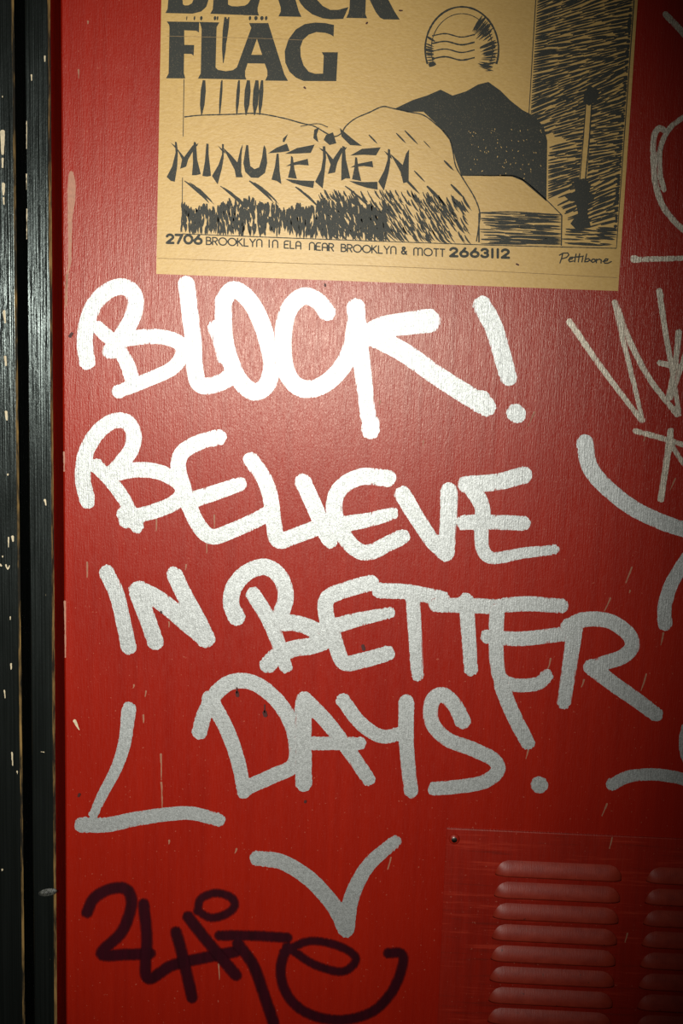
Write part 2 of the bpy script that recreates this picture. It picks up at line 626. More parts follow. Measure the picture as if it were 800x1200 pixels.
# ------------------------------------------------------------------ graffiti
R1 = reg(70, 310, .35); R2 = reg(340, 310, .375); R3 = reg(70, 480, .35); R4 = reg(320, 520, .45)
R5 = reg(70, 640, .35); R6 = reg(400, 650, .5); R7 = reg(70, 780, .4); R8 = reg(330, 780, .4)
R9 = reg(80, 960, .525); R11 = reg(640, 330, .25); R12 = reg(700, 0, .275); R13 = reg(700, 620, .275)
PX = reg(0, 0, 1.0)

WORDS = [
 ('white silver paint word BLOCK with exclamation mark', [
  ('letter_b', [R1([(92,325),(84,270),(90,200),(118,130),(165,86),(212,74),(247,98),(252,145),(232,200),(200,250),(170,290)],54,56),
                R1([(128,212),(180,262),(222,325),(245,392)],46,50),
                R1([(168,292),(200,258),(270,243),(345,243),(398,262),(412,296),(375,348),(290,388),(195,426)],52,46)]),
  ('letter_l', [R1([(424,66),(434,150),(446,250),(450,330),(462,392),(490,407),(540,394),(575,372)],56,56)]),
  ('letter_o', [R1([(548,120),(548,220),(566,310),(602,388),(650,426),(694,402),(708,335),(692,245),(655,152),(612,98),(575,86),(552,116)],58,58),
                R1([(520,208),(536,262),(548,312)],48,44)]),
  ('letter_c', [R2([(115,150),(90,118),(50,98),(12,118),(-12,160),(-22,220),(-22,290),(-5,350),(30,385),(75,387),(125,360),(172,305),(196,240),(205,180)],54,56)]),
  ('letter_k', [R2([(205,135),(213,225),(226,330),(238,430),(251,512)],58,48), R2([(251,490),(251,516)],54,58),
                R2([(432,176),(360,185),(285,196),(235,228)],76,60), R2([(250,222),(350,272),(470,355),(598,436)],60,62), R2([(596,425),(614,446)],62,56)]),
  ('exclamation_mark', [R2([(600,128),(635,195),(658,270),(681,352)],60,54), R2([(704,464),(707,466)],58,58)]),
 ]),
 ('white silver paint word BELIEVE', [
  ('letter_b', [R3([(93,306),(77,230),(86,150),(122,82),(175,40),(222,40),(247,78),(240,132),(205,180),(165,222)],52,52),
                R3([(122,188),(172,240),(222,312),(258,392)],48,44),
                R3([(165,222),(240,203),(320,206),(385,234),(412,272),(380,314),(300,345),(222,362)],52,50), R3([(218,350),(222,372)],56,50)]),
  ('letter_e', [R3([(532,92),(470,108),(412,142),(396,190),(414,260),(440,340),(475,402),(515,426),(580,404),(660,368),(688,352)],52,52), R3([(602,250),(520,278),(425,308)],48,56)]),
  ('letter_l', [R3([(640,168),(684,232),(706,300),(716,380),(732,438),(795,420),(860,395),(915,366)],52,54)]),
  ('letter_i', [R4([(78,100),(108,165),(133,225),(148,252)],44,40)]),
  ('letter_e', [R4([(298,90),(230,86),(176,115),(158,165),(174,225),(212,272),(250,283),(300,260),(336,242)],44,40), R4([(308,182),(250,198),(180,210)],34,42)]),
  ('letter_v', [R4([(337,132),(375,195),(418,258),(450,288)],44,38), R4([(450,284),(456,205),(458,124)],42,46)]),
  ('letter_e', [R4([(652,82),(580,100),(502,106)],44,44), R4([(515,112),(544,165),(542,225),(546,275),(572,298),(650,285),(732,276)],44,26), R4([(496,205),(560,204),(650,207)],40,38)]),
 ]),
 ('silver paint word IN', [
  ('letter_i', [R5([(157,88),(190,160),(210,240),(231,338)],52,50)]),
  ('letter_n', [R5([(258,148),(290,235),(320,320)],58,54), R5([(268,146),(340,186),(420,252),(488,310)],60,60), R5([(383,95),(420,170),(458,240),(492,308)],54,56)]),
 ]),
 ('silver paint word BETTER', [
  ('letter_b', [R5([(592,238),(573,190),(586,132),(630,86),(690,70),(738,104),(756,168),(738,228),(712,262)],56,54),
                R5([(648,163),(692,232),(726,310),(756,402)],52,46),
                PX([(322,730),(347,730.5),(370,739),(381,750),(365,757),(345,760),(324,769),(314,779)],19,20)]),
  ('letter_e', [R4([(255,362),(190,380),(142,402),(138,445),(158,505),(182,568),(230,565),(296,546)],42,40), R4([(303,440),(220,458),(135,482)],30,44)]),
  ('letter_t', [R6([(90,84),(160,88),(236,103)],36,36), R6([(166,92),(172,180),(178,282)],34,30)]),
  ('letter_t', [R6([(222,118),(290,119),(368,122)],34,36), R6([(292,108),(298,190),(303,268)],36,32)]),
  ('letter_e', [R6([(384,118),(440,115),(514,120)],36,34), R6([(364,132),(362,190),(364,250),(374,292),(410,306),(460,302),(481,284)],36,30), R6([(342,192),(420,197),(520,186)],34,34)]),
  ('letter_r', [R6([(546,175),(536,250),(521,346)],38,32), R6([(530,168),(570,152),(625,155),(670,184),(681,215),(657,240),(612,255),(586,266)],36,34), R6([(586,264),(640,305),(690,340),(736,374)],38,34)]),
 ]),
 ('silver paint word DAYS with exclamation mark', [
  ('letter_d', [R7([(410,193),(425,140),(460,78),(510,46),(570,52),(630,96),(674,160),(692,230),(684,292),(620,325),(542,360)],46,44), R7([(440,95),(490,190),(522,280),(540,370)],46,40)]),
  ('letter_a', [R8([(62,112),(64,230),(64,345)],48,48), R8([(66,98),(128,160),(190,240),(254,332)],46,40), R8([(80,228),(160,228),(228,228)],40,38)]),
  ('letter_y', [R8([(180,102),(230,168),(290,207),(345,200)],42,40), R8([(365,108),(364,200),(371,300),(379,368)],46,40)]),
  ('letter_s', [R8([(530,162),(505,114),(470,85),(440,106),(440,165),(482,214),(560,245),(622,277),(632,310),(588,342),(505,356),(448,361)],46,40)]),
  ('exclamation_mark', [R6([(374,305),(400,370),(436,440)],36,34), R6([(462,539),(465,540)],38,38)]),
 ]),
]
for lab, letters in WORDS:
    pts = np.array([p[:2] for _, st in letters for s in st for p in s])
    cpos = P(*((pts.min(0) + pts.max(0)) / 2))
    wd = tag(empty('graffiti_word', cpos, door), lab)
    for nm, st in letters:
        painted(nm, st, 'silver_mop_paint', wd)

painted('graffiti_bracket', [R7([(202,126),(191,220),(166,300),(122,385),(98,438)],42,26), R7([(66,466),(140,466),(230,448),(370,432),(465,452)],46,38)],
        'silver_mop_paint', door, 'silver paint corner stroke shaped like an L beside the word DAYS')
painted('graffiti_check_mark', [R9([(422,87),(480,97),(540,135),(590,190),(618,242)],34,36), R9([(620,245),(632,175),(668,105),(728,50)],38,28)],
        'silver_mop_paint', door, 'silver paint stroke shaped like a V under the word DAYS')
painted('graffiti_arc', [R11([(180,755),(204,870),(282,965),(400,1058),(520,1118),(640,1160),(780,1190)],78,72)],
        'silver_mop_paint', door, 'broad silver arc beside the word BELIEVE')
painted('graffiti_arc', [R13([(420,70),(364,150),(312,240),(286,330),(287,402)],56,62)],
        'silver_mop_paint', door, 'short silver hook above the end of the word BETTER')
painted('graffiti_arc', [R13([(62,1088),(130,1055),(220,1045),(300,1052),(364,1066),(470,1100)],52,52), R13([(385,850),(374,900),(378,960),(400,1010)],58,50)],
        'silver_mop_paint', door, 'silver arc below the word BETTER')

thin = dict(step=0.6, rag=0.55, soft=2.5, endrag=1.0)
tagw = tag(empty('graffiti_tag', P(740, 470), door), 'thin dull silver pen tag of crossed zigzag strokes')
painted('zigzag', [R11([(108,188),(270,420),(445,650)],30,24), R11([(322,98),(350,235),(400,440),(452,652)],28,22), R11([(322,98),(382,260),(480,450),(612,624)],30,26),
                   R11([(530,55),(560,250),(590,420),(622,622)],28,22), R11([(530,45),(534,70)],30,30)], 'thin_silver_paint', tagw, **thin)
painted('cross', [R11([(620,238),(605,380),(570,550)],30,24), R11([(532,382),(640,404),(760,430)],28,26), R11([(670,260),(620,440),(582,545)],22,20)], 'thin_silver_paint', tagw, **thin)
painted('star', [R11([(417,700),(520,728),(640,764),(760,800)],28,24), R11([(582,700),(562,850),(536,1020)],30,30), R11([(586,760),(640,850),(740,960)],24,22)], 'thin_silver_paint', tagw, **thin)
tagw = tag(empty('graffiti_tag', P(775, 160), door), 'thin dull silver pen tag of a loop and dashes beside the flyer')
painted('loop', [R12([(283,808),(266,740),(266,640),(290,572),(330,525),(400,490),(480,520),(540,640),(540,830),(470,960),(400,990)],22,24),
                 R12([(290,562),(264,545),(242,575),(236,640),(246,780),(285,890),(364,978),(420,1000)],26,26)], 'thin_silver_paint', tagw, **thin)
painted('dash', [R12([(290,62),(364,140),(440,230)],28,28)], 'thin_silver_paint', tagw, **thin)
painted('dash', [R12([(165,1106),(240,1104),(364,1100),(460,1090)],24,20), R12([(155,1104),(175,1106)],34,26)], 'thin_silver_paint', tagw, **thin)

ink = dict(step=0.8, rag=0.5, soft=4.5, endrag=1.0)
wi = 31
tagw = tag(empty('graffiti_tag', P(280, 1115), door), 'dark maroon ink tag reading 2LAiTe')
painted('digit_two', [R9([(42,208),(56,178),(90,157),(128,156),(141,188),(120,250),(74,300),(130,302),(182,300)],wi)], 'maroon_ink', tagw, **ink)
painted('letter_l', [R9([(168,190),(175,260),(176,354),(232,326),(300,310),(372,296)],wi)], 'maroon_ink', tagw, **ink)
painted('letter_a', [R9([(240,252),(256,310),(276,398)],wi), R9([(267,218),(312,275),(374,348)],wi)], 'maroon_ink', tagw, **ink)
painted('letter_i', [R9([(288,205),(296,178),(328,165),(362,174),(371,193),(352,212),(318,220),(288,205)],24)], 'maroon_ink', tagw, **ink)
painted('letter_t', [R9([(338,260),(410,260),(488,265)],28), R9([(378,278),(412,325),(436,390),(458,455)],wi)], 'maroon_ink', tagw, **ink)
painted('letter_e', [R9([(480,296),(540,272),(608,285),(642,312),(612,340),(550,325),(498,292)],24),
                     R9([(488,285),(474,330),(482,380),(515,422),(570,445),(630,446),(685,425),(725,380),(746,325),(742,300),(714,299)],28)], 'maroon_ink', tagw, **ink)

# ------------------------------------------------------------------ wear on the door: scratches, chips, drips
def sliver(name, mat, pts, w, w1=None, parent=door, plane=-0.0001, step=0.5):
    st = PX(pts, w, w1)
    SEED[0] += 3
    p_, f_, c_ = stroke_mesh([st], step, 0.5, SEED[0], 2.0)
    if len(f_):
        return mesh_obj(name, PN(p_, plane), f_, mat, parent)


for a, b_ in [((183,607),(183,622)), ((251,604),(251,618)), ((242,638),(242,648)), ((102,659),(102,677)), ((218,662),(217,668)),
             ((171,810),(170,816)), ((168,838),(168,847)), ((198,729),(198,735)), ((188.5,884),(189,914)), ((189,917),(190,948)),
             ((277,995),(275,1000)), ((198,985),(198,989)), ((626,483),(618,500)), ((740,665),(733,683)), ((715,701),(708,716)),
             ((777,742),(774,756)), ((757,790),(751,809)), ((645,772),(642,783)), ((684,797),(681,805)), ((619,878),(616,889)),
             ((711,942),(705,956)), ((458,1005),(454,1019)), ((256,1130),(257,1148)), ((791,561),(785,574)), ((756,510),(754,517)),
             ((92,82),(92,92)), ((103,25),(103,28)), ((78,322),(76,362)), ((157,803),(156,806)), ((738,692),(737,695)), ((445,470),(444,474)), ((496,517),(495,522))]:
    sliver('scratch', 'bare_wood_scratch', [a, ((a[0] + b_[0]) / 2 + 0.2, (a[1] + b_[1]) / 2), b_], 2.1, 1.0)
for a, b_ in [((717,982),(714,994)), ((735,1094),(732,1104))]:
    sliver('scratch', 'bare_wood_scratch', [a, b_], 1.8, 1.0, plane=PY - 0.0001)
sliver('chip', 'cream_chip', [(87.5,845),(90,850),(92.5,855)], 4.0, 1.5)
sliver('chip', 'tan_drip', [(76,705),(76.4,730),(76.6,770)], 2.4, 1.4)
sliver('chip', 'tan_drip', [(75,530),(75.2,552)], 2.0, 1.2)
tag(sliver('drip', 'tan_drip', [(83.5,203,5),(84,215,9),(83.5,235,9),(82,255,5.5),(82,280,4.5),(81.5,308,3.5),(79.5,320,1.6),(78,358,1.2)], 3), 'pale tan drip stain')
for a, b_, w in [((84,391),(82,394),3.5), ((277.5,812),(278,815),4), ((310,835),(310.5,838),5), ((277.3,806),(277.5,812),1.6), ((310,826),(310,835),1.6),
                 ((93,931),(92,933),3), ((357.5,939),(357.5,940),3), ((425,757),(426,761),4), ((188.5,717),(188.8,718),2.5)]:
    sliver('spot', 'dark_drip', [a, b_], w, w, plane=-0.0013)

# chips on the black board and post, and the blistered nick on the post
for pts, w in [([(3,155),(3,180)],5.5), ([(3,186),(3,196)],2.5), ([(4,216),(4,228)],4), ([(4,232),(4.5,239)],2.5), ([(5,365),(6,378)],3), ([(6,418),(7,428)],3),
               ([(7,483),(8,492)],3), ([(14.8,629),(15.3,634)],3), ([(10,630),(10,641)],1.5), ([(0,662),(1.5,663)],3), ([(7,662),(9,667),(11,663)],2), ([(13,778),(13,784)],2), ([(5,809),(6,818)],1.5),
               ([(14,882),(15,897)],2), ([(20,904),(20.5,907)],1.5), ([(3,113),(3,114)],1.5), ([(3,652),(3,653)],2), ([(2.5,1019),(2.3,1020)],2), ([(9,556),(9,557)],2), ([(12,723),(12,726)],1.5)]:
    sliver('chip', 'cream_chip', pts, w, w * 0.6, board, -0.0042)
for pts, w in [([(37,88),(37,94)],1.5), ([(52.5,66),(52.5,72)],1.8), ([(52.5,586),(54,592)],2.2), ([(48,881),(52,881.5)],1.0), ([(31.2,142),(31.2,174)],0.9), ([(31,204),(31,222)],0.9), ([(31.4,245),(31.4,280)],0.9)]:
    sliver('chip', 'cream_chip', pts, w, w * 0.6, post_left, -0.0062)
bv, bf = [], []
NU, NVV = 28, 8
cb = P(56, 1045.5, -0.0058)
for j in range(NVV + 1):
    a = j / NVV * math.pi / 2
    for i in range(NU):
        t = 2 * math.pi * i / NU
        rr = math.cos(a)
        dx, dz = 0.0062 * rr * math.cos(t), 0.0027 * rr * math.sin(t)
        ang = math.radians(13)
        dep = 0.0016 * math.sin(a) * (1.0 - 0.75 * max(0.0, math.sin(t) * rr))
        bv.append((cb.x + dx * math.cos(ang) - dz * math.sin(ang), cb.y - dep, cb.z + dx * math.sin(ang) + dz * math.cos(ang)))
for j in range(NVV):
    for i in range(NU):
        bf.append((j * NU + i, (j + 1) * NU + i, (j + 1) * NU + (i + 1) % NU, j * NU + (i + 1) % NU))
tag(mesh_obj('paint_blister', bv, bf, 'grey_blister', post_left, smooth=True), 'grey blistered nick in the black paint')

# ------------------------------------------------------------------ flyer
PT = 0.0005                    # paper stands this far off the door
def quad_grid(c00, c10, c11, c01, nx, ny):
    pts = []
    for j in range(ny + 1):
        for i in range(nx + 1):
            u, w = i / nx, j / ny
            pts.append((np.array(c00) * (1 - u) + np.array(c10) * u) * (1 - w) + (np.array(c01) * (1 - u) + np.array(c11) * u) * w)
    return np.array(pts)


tl, tr, br, bl = (190.8, -96), (753.5, -96), (724, 341), (183, 321)
nx, ny = 24, 18
g = quad_grid(tl, tr, br, bl, nx, ny)
fr = PN(g, -PT)
bk = PN(g, 0.0)
v = np.vstack([fr, bk])
N = (nx + 1) * (ny + 1)
f = []
for j in range(ny):
    for i in range(nx):
        a = j * (nx + 1) + i
        f.append((a, a + nx + 1, a + nx + 2, a + 1))
per = [i for i in range(nx + 1)] + [(j + 1) * (nx + 1) - 1 for j in range(1, ny + 1)] + [N - 1 - i for i in range(1, nx + 1)] + [j * (nx + 1) for j in range(ny - 1, 0, -1)]
for i, a in enumerate(per):
    b_ = per[(i + 1) % len(per)]
    f.append((a, b_, b_ + N, a + N))
poster = tag(mesh_obj('poster', v, f, 'tan_paper', None), 'tan paper flyer with bold black lettering and ink drawing, pasted on red door', 'poster')
INKY = -(PT + 0.00012)


class Ink:
    """flat printed shapes gathered into one mesh, in photo pixels"""
    def __init__(self):
        self.v, self.f, self.lay, self.n = [], [], [], 0

    def _layer(self):
        self.n += 1
        self.lay += [(self.n % 40) * 5e-6] * (len(self.v) - len(self.lay))

    def poly(self, outer, *holes):
        k = len(self.v)
        loops = [[Vector((p[0], p[1], 0)) for p in l] for l in (outer,) + holes]
        flat = [p for l in loops for p in l]
        self.v += [(p.x, p.y) for p in flat]
        self.f += [tuple(k + i for i in t) for t in tessellate_polygon(loops)]
        self._layer()

    def hatch(self, x0, y0, x1, y1, w, bend=0.0):
        """one tapering pen stroke"""
        dx, dy = x1 - x0, y1 - y0
        L = math.hypot(dx, dy) or 1
        nx_, ny_ = -dy / L, dx / L
        k = len(self.v)
        m = [(x0 + dx * t + nx_ * bend * math.sin(math.pi * t), y0 + dy * t + ny_ * bend * math.sin(math.pi * t), h) for t, h in ((0, .25), (.3, .5), (.7, .45), (1, .08))]
        for x, y, h in m:
            self.v += [(x + nx_ * w * h, y + ny_ * w * h), (x - nx_ * w * h, y - ny_ * w * h)]
        self.f += [(k + 2 * i, k + 2 * i + 1, k + 2 * i + 3, k + 2 * i + 2) for i in range(3)]
        self._layer()

    def line(self, pts, w, closed=False):
        p = spline([(a, b, w) for a, b in pts], 2.0)
        k = len(self.v)
        d = np.gradient(p[:, :2], axis=0)
        nrm = np.stack([-d[:, 1], d[:, 0]], 1) / np.maximum(np.hypot(d[:, 0], d[:, 1]), 1e-6)[:, None]
        for q, m in zip(p, nrm):
            ww = w * random.uniform(.4, .6)
            self.v += [(q[0] + m[0] * ww, q[1] + m[1] * ww), (q[0] - m[0] * ww, q[1] - m[1] * ww)]
        self.f += [(k + 2 * i, k + 2 * i + 1, k + 2 * i + 3, k + 2 * i + 2) for i in range(len(p) - 1)]
        self._layer()

    def build(self, name, label=None, mat='black_print_ink', kind=None, y=INKY):
        # keep every printed face turned to the room
        vv = PN(self.v, y)
        vv[:, 1] -= np.array(self.lay)
        fs = []
        for q in self.f:
            a, b_, c_ = vv[q[0]], vv[q[1]], vv[q[2]]
            nyv = np.cross(b_ - a, c_ - a)[1]
            fs.append(q if nyv < 0 else q[::-1])
        return tag(mesh_obj(name, vv, fs, mat, poster), label, kind=kind)


def Q(x0, y0, s):
    return lambda pts: [(x0 + a * s, y0 + b * s) for a, b in pts]


Q1 = Q(185, 0, .15); Q2 = Q(285, 0, .15); Q3 = Q(380, 0, .125); Q4 = Q(190, 155, .2); Q5 = Q(330, 155, .2)

i1 = Ink()      # headline, upper word
i1.poly(Q1([(58,102),(75,70),(80,0),(78,-290),(55,-335),(260,-335),(330,-312),(366,-255),(352,-185),(318,-140),(370,-105),(398,-50),(393,5),(378,52),(338,90),(270,107)]),
        Q1([(192,0),(195,34),(210,42),(238,41),(266,25),(277,-5),(270,-60),(240,-90),(192,-92)]), Q1([(192,-160),(238,-166),(262,-225),(240,-280),(192,-282)]))
i1.poly(Q1([(408,108),(428,72),(433,0),(430,-290),(408,-332),(570,-332),(550,-290),(547,35),(575,48),(620,50),(680,43),(725,15),(790,122)]))
i1.poly(Q2([(-12,100),(52,5),(172,-335),(300,-335),(310,-300),(408,0),(432,85),(454,132),(274,128),(292,90),(292,60),(272,-5),(130,-5),(112,60),(112,90),(122,121),(0,119)]),
        Q2([(214,-197),(257,-74),(170,-74)]))
i1.poly([(350,0),(352,4),(357,10),(366,17),(378,21.5),(388,22.7),(402,22.2),(408.2,8.2),(396,11.5),(387,11.6),(378,7),(371.5,0),(368,-10),(370,-22),(380,-33),(392,-36),(405,-32),(407,-46),(395,-50),(378,-48),(360,-38),(350,-24),(347,-10)])
i1.poly(Q3([(204,168),(225,125),(235,80),(238,0),(236,-340),(215,-385),(408,-385),(388,-340),(388,-190),(480,-385),(640,-385),(500,-160),(600,0),(655,105),(706,184),(555,182),(520,165),(480,112),(425,2),(388,-70),(388,0),(383,130),(400,172)]))
i1.build('headline_word', 'bold black serif word BLACK cut by the top of the picture')

i2 = Ink()      # headline, lower word
i2.poly(Q1([(68,168),(322,171),(320,255),(298,240),(205,237),(206,350),(283,352),(278,436),(262,422),(204,420),(202,570),(213,613),(62,612),(83,575),(90,215),(86,192)]))
i2.poly(Q1([(322,171),(480,175),(458,212),(450,528),(470,546),(530,556),(585,548),(625,520),(690,622),(312,614),(334,572),(341,225),(330,185)]))
i2.poly(Q2([(45,180),(195,180),(205,215),(320,580),(349,632),(170,630),(188,592),(187,550),(167,497),(33,495),(14,555),(14,595),(24,622),(-60,618),(-50,525),(62,218)]),
        Q2([(106,303),(147,428),(62,428)]))
i2.poly(Q2([(708,195),(640,180),(560,176),(480,188),(410,230),(352,308),(323,400),(328,490),(360,560),(410,606),(470,633),(726,634),(738,408),(612,408),(628,435),(622,575),(560,576),(510,560),(470,510),(448,440),(445,370),(465,312),(510,271),(570,251),(640,257),(680,270),(705,286)]))
i2.build('headline_word', 'bold black serif word FLAG')

i3 = Ink()      # second band name, brush-cut letters
for q in [[(74,55),(85,58),(92,110),(88,200),(74,290),(50,285),(26,262),(58,200),(78,120)], [(48,60),(85,85),(92,112),(70,85)], [(82,88),(128,145),(180,75),(192,90),(152,160),(140,202),(105,214),(116,160)],
          [(186,55),(198,60),(205,160),(226,245),(200,252),(174,252),(180,180),(178,100)], [(212,63),(180,84),(178,98),(205,80)],
          [(258,66),(272,68),(272,130),(286,256),(262,260),(235,256),(250,170)],
          [(350,68),(361,70),(360,150),(350,210),(325,306),(291,256),(330,190),(350,130)], [(325,78),(365,108),(372,128),(345,105)], [(355,88),(400,130),(440,176),(458,100),(472,68),(464,140),(463,235),(472,264),(432,264),(424,220),(390,155)],
          [(492,74),(504,76),(510,150),(516,198),(540,216),(568,205),(584,150),(592,90),(598,75),(608,98),(615,180),(602,238),(562,268),(520,266),(486,232),(475,180),(484,120)],
          [(618,124),(670,90),(730,66),(746,110),(690,118)], [(670,125),(682,125),(688,230),(698,304),(670,285),(640,278),(660,200)], [(705,56),(708,36),(736,10),(726,36),(715,58)]]:
    i3.poly(Q4(q))
for q in [[(18,127),(90,92),(193,72),(170,121),(100,125)], [(54,138),(65,145),(75,220),(89,273),(36,266),(50,210)], [(22,200),(60,180),(152,155),(158,195),(100,190)], [(20,274),(110,282),(191,285),(184,327),(120,314),(60,296)],
          [(240,82),(255,82),(260,150),(252,230),(240,330),(222,314),(195,290),(230,220),(242,150)], [(215,88),(255,108),(262,128),(235,108)], [(252,102),(300,158),(348,88),(362,100),(325,180),(312,236),(270,244),(286,190)],
          [(355,80),(370,85),(376,160),(402,272),(375,270),(348,284),(350,180)], [(382,86),(352,98),(350,115),(374,102)],
          [(400,137),(470,97),(580,88),(552,136),(480,132)], [(430,146),(441,148),(450,220),(466,287),(411,276),(425,210)], [(400,207),(440,186),(530,168),(536,206),(480,198)], [(393,285),(480,292),(560,290),(562,337),(500,326),(440,307)],
          [(622,97),(635,102),(635,180),(625,240),(598,342),(565,290),(600,225),(620,160)], [(598,108),(640,136),(646,158),(620,138)], [(632,122),(680,165),(708,192),(728,125),(746,100),(744,160),(743,290),(712,299),(695,232),(662,172)]]:
    i3.poly(Q5(q))
i3.build('band_name', 'black brush-cut word MINUTEMEN')

# address line, drawn with a round-nosed stroke alphabet
def arc(cx, cy, rx, ry, a0, a1, n_=9):
    return [(cx + rx * math.cos(math.radians(a)), cy - ry * math.sin(math.radians(a))) for a in np.linspace(a0, a1, n_)]


GL = {   # unit glyphs: x 0..w, y 0 (top) .. 1 (base)
 'B': (.55, [[(0,0),(0,1)], [(0,0),(.2,0)] + arc(.25,.23,.25,.23,80,-80) + [(0,.47)], [(0,.47)] + arc(.28,.735,.27,.265,85,-85) + [(0,1)]]),
 'R': (.55, [[(0,0),(0,1)], [(0,0)] + arc(.27,.26,.27,.26,85,-85) + [(0,.52)], [(.25,.53),(.52,1)]]),
 'O': (.92, [arc(.46,.5,.46,.5,0,360,22)]),
 'K': (.6, [[(0,0),(0,1)], [(.52,0),(.02,.52)], [(.12,.42),(.58,1)]]),
 'L': (.5, [[(0,0),(0,1)], [(0,1),(.45,1)]]),
 'Y': (.62, [[(0,0),(.31,.5)], [(.62,0),(.31,.5)], [(.31,.5),(.31,1)]]),
 'N': (.6, [[(0,1),(0,.3)] + arc(.3,.3,.3,.3,180,0) + [(.6,.3),(.6,1)]]),
 'I': (.06, [[(0,0),(0,1)]]),
 'E': (.52, [[(.5,0),(.25,0)] + arc(.25,.25,.25,.25,100,180,4) + [(0,.3),(0,1)], [(0,.5),(.42,.5)], [(0,1),(.5,1)]]),
 'A': (.58, [[(0,1),(0,.3)] + arc(.29,.3,.29,.3,180,0) + [(.58,.3),(.58,1)], [(0,.58),(.58,.58)]]),
 'M': (.95, [[(0,1),(0,.25)] + arc(.24,.25,.235,.25,180,0) + [(.475,.25),(.475,1)], [(.475,.25)] + arc(.71,.25,.235,.25,180,0) + [(.95,.25),(.95,1)]]),
 'T': (.5, [[(0,0),(.5,0)], [(.25,0),(.25,1)]]),
 '&': (.62, [[(.62,1),(.12,.3)] + arc(.27,.17,.17,.17,200,-60,9) + [(.15,.52),(.03,.66)] + arc(.25,.76,.24,.24,170,320,8) + [(.6,.6)]]),
 '2': (.56, [arc(.27,.28,.27,.28,165,-35,9) + [(.35,.6),(0,1)], [(0,1),(.56,1)]]),
 '7': (.55, [[(0,0),(.55,0)], [(.55,0),(.2,1)]]),
 '0': (.68, [arc(.34,.5,.34,.5,0,360,18)]),
 '6': (.6, [[(.38,0),(.08,.52)], arc(.3,.68,.3,.32,0,360,16)]),
 '3': (.52, [arc(.25,.25,.25,.25,160,-80,9), arc(.25,.74,.27,.26,85,-160,10)]),
 '1': (.18, [[(.1,0),(.1,1)]]),
}


def text_strokes(s, xa, xb, ya, yb, h, w, gap):
    """s set between xa and xb, base line running from ya to yb, cap height h"""
    nat = sum(GL[ch][0] for ch in s) + gap * (len(s) - 1)
    k = (xb - xa - w) / nat
    out = []
    cx = xa + w / 2
    for ch in s:
        gw, st = GL[ch]
        for sg in st:
            o = []
            for px, py in sg:
                x = cx + px * k
                base = ya + (yb - ya) * (x - xa) / (xb - xa) - w / 2
                o.append((x, base - (1 - py) * (h - w), w))
            out.append(np.array(o))
        cx += (gw + gap) * k
    return out


LINE = [('2706', 194, 237.5, 286.0, 287.2, 12.6, 3.0, .22), ('BROOKLYN', 241, 307.5, 287.2, 290.0, 10.0, 1.5, .17), ('IN', 314.5, 326, 290.4, 291.0, 10, 1.5, .35),
        ('ELA', 332.3, 353, 291.4, 292.6, 10, 1.5, .2), ('NEAR', 361.7, 391.5, 293.2, 295, 10, 1.5, .2), ('BROOKLYN', 399, 464.5, 295.4, 298.4, 10, 1.5, .17),
        ('&', 469.5, 477, 298.4, 299, 10, 1.9, .2), ('MOTT', 484, 521.5, 299.6, 301.4, 10, 1.5, .2), ('2663112', 526, 597.5, 301.6, 303.6, 12.4, 3.0, .26)]
vv, ff = [], []


def raster_lines(strokes, step):
    p_, f_, _ = stroke_mesh(strokes, step, 0.0, 1, 1.0)
    return p_, f_


def sharp(strokes):
    """a polyline list that spline() leaves with its corners: cut into two-point pieces"""
    return [s[i:i + 2] for s in strokes for i in range(len(s) - 1)]


def printed_text(name, label, strokes, step=0.4):
    vv, ff, k = [], [], 0
    for grp in strokes:
        p_, f_ = raster_lines(sharp(grp), step)
        vv.append(PN(p_, INKY)); ff.append(f_ + k); k += len(p_)
    return tag(mesh_obj(name, np.vstack(vv), np.vstack(ff), 'black_print_ink', poster), label)


printed_text('address_line', 'black printed street address and phone number', [text_strokes(*a) for a in LINE])

# pen signature
S8 = lambda pts, w=1.5: np.array([(470 + a * .325, 275 + b * .325, w) for a, b in pts])
sig = [S8([(582,68),(578,84),(572,102)]), S8([(570,74),(582,67),(600,66),(604,73),(596,82),(580,87)]), S8([(604,90),(616,87),(617,81),(609,82),(603,91),(607,98),(620,95)]),
       S8([(630,70),(627,84),(625,98)]), S8([(620,82),(640,79)]), S8([(643,69),(640,84),(638,98)]), S8([(634,81),(655,78)]), S8([(654,84),(651,98)]), S8([(656,77),(656,78)]),
       S8([(668,70),(664,86),(661,98),(672,97),(680,91),(674,86),(665,89)]), S8([(690,89),(683,95),(690,100),(699,96),(698,89),(690,88)]), S8([(704,88),(703,101)]), S8([(704,92),(714,88),(721,92),(720,102)]),
       S8([(727,97),(742,94),(745,88),(737,87),(730,95),(733,103),(745,103),(757,97)])]
printed_text('signature', 'black handwritten signature', [sig], 0.35)

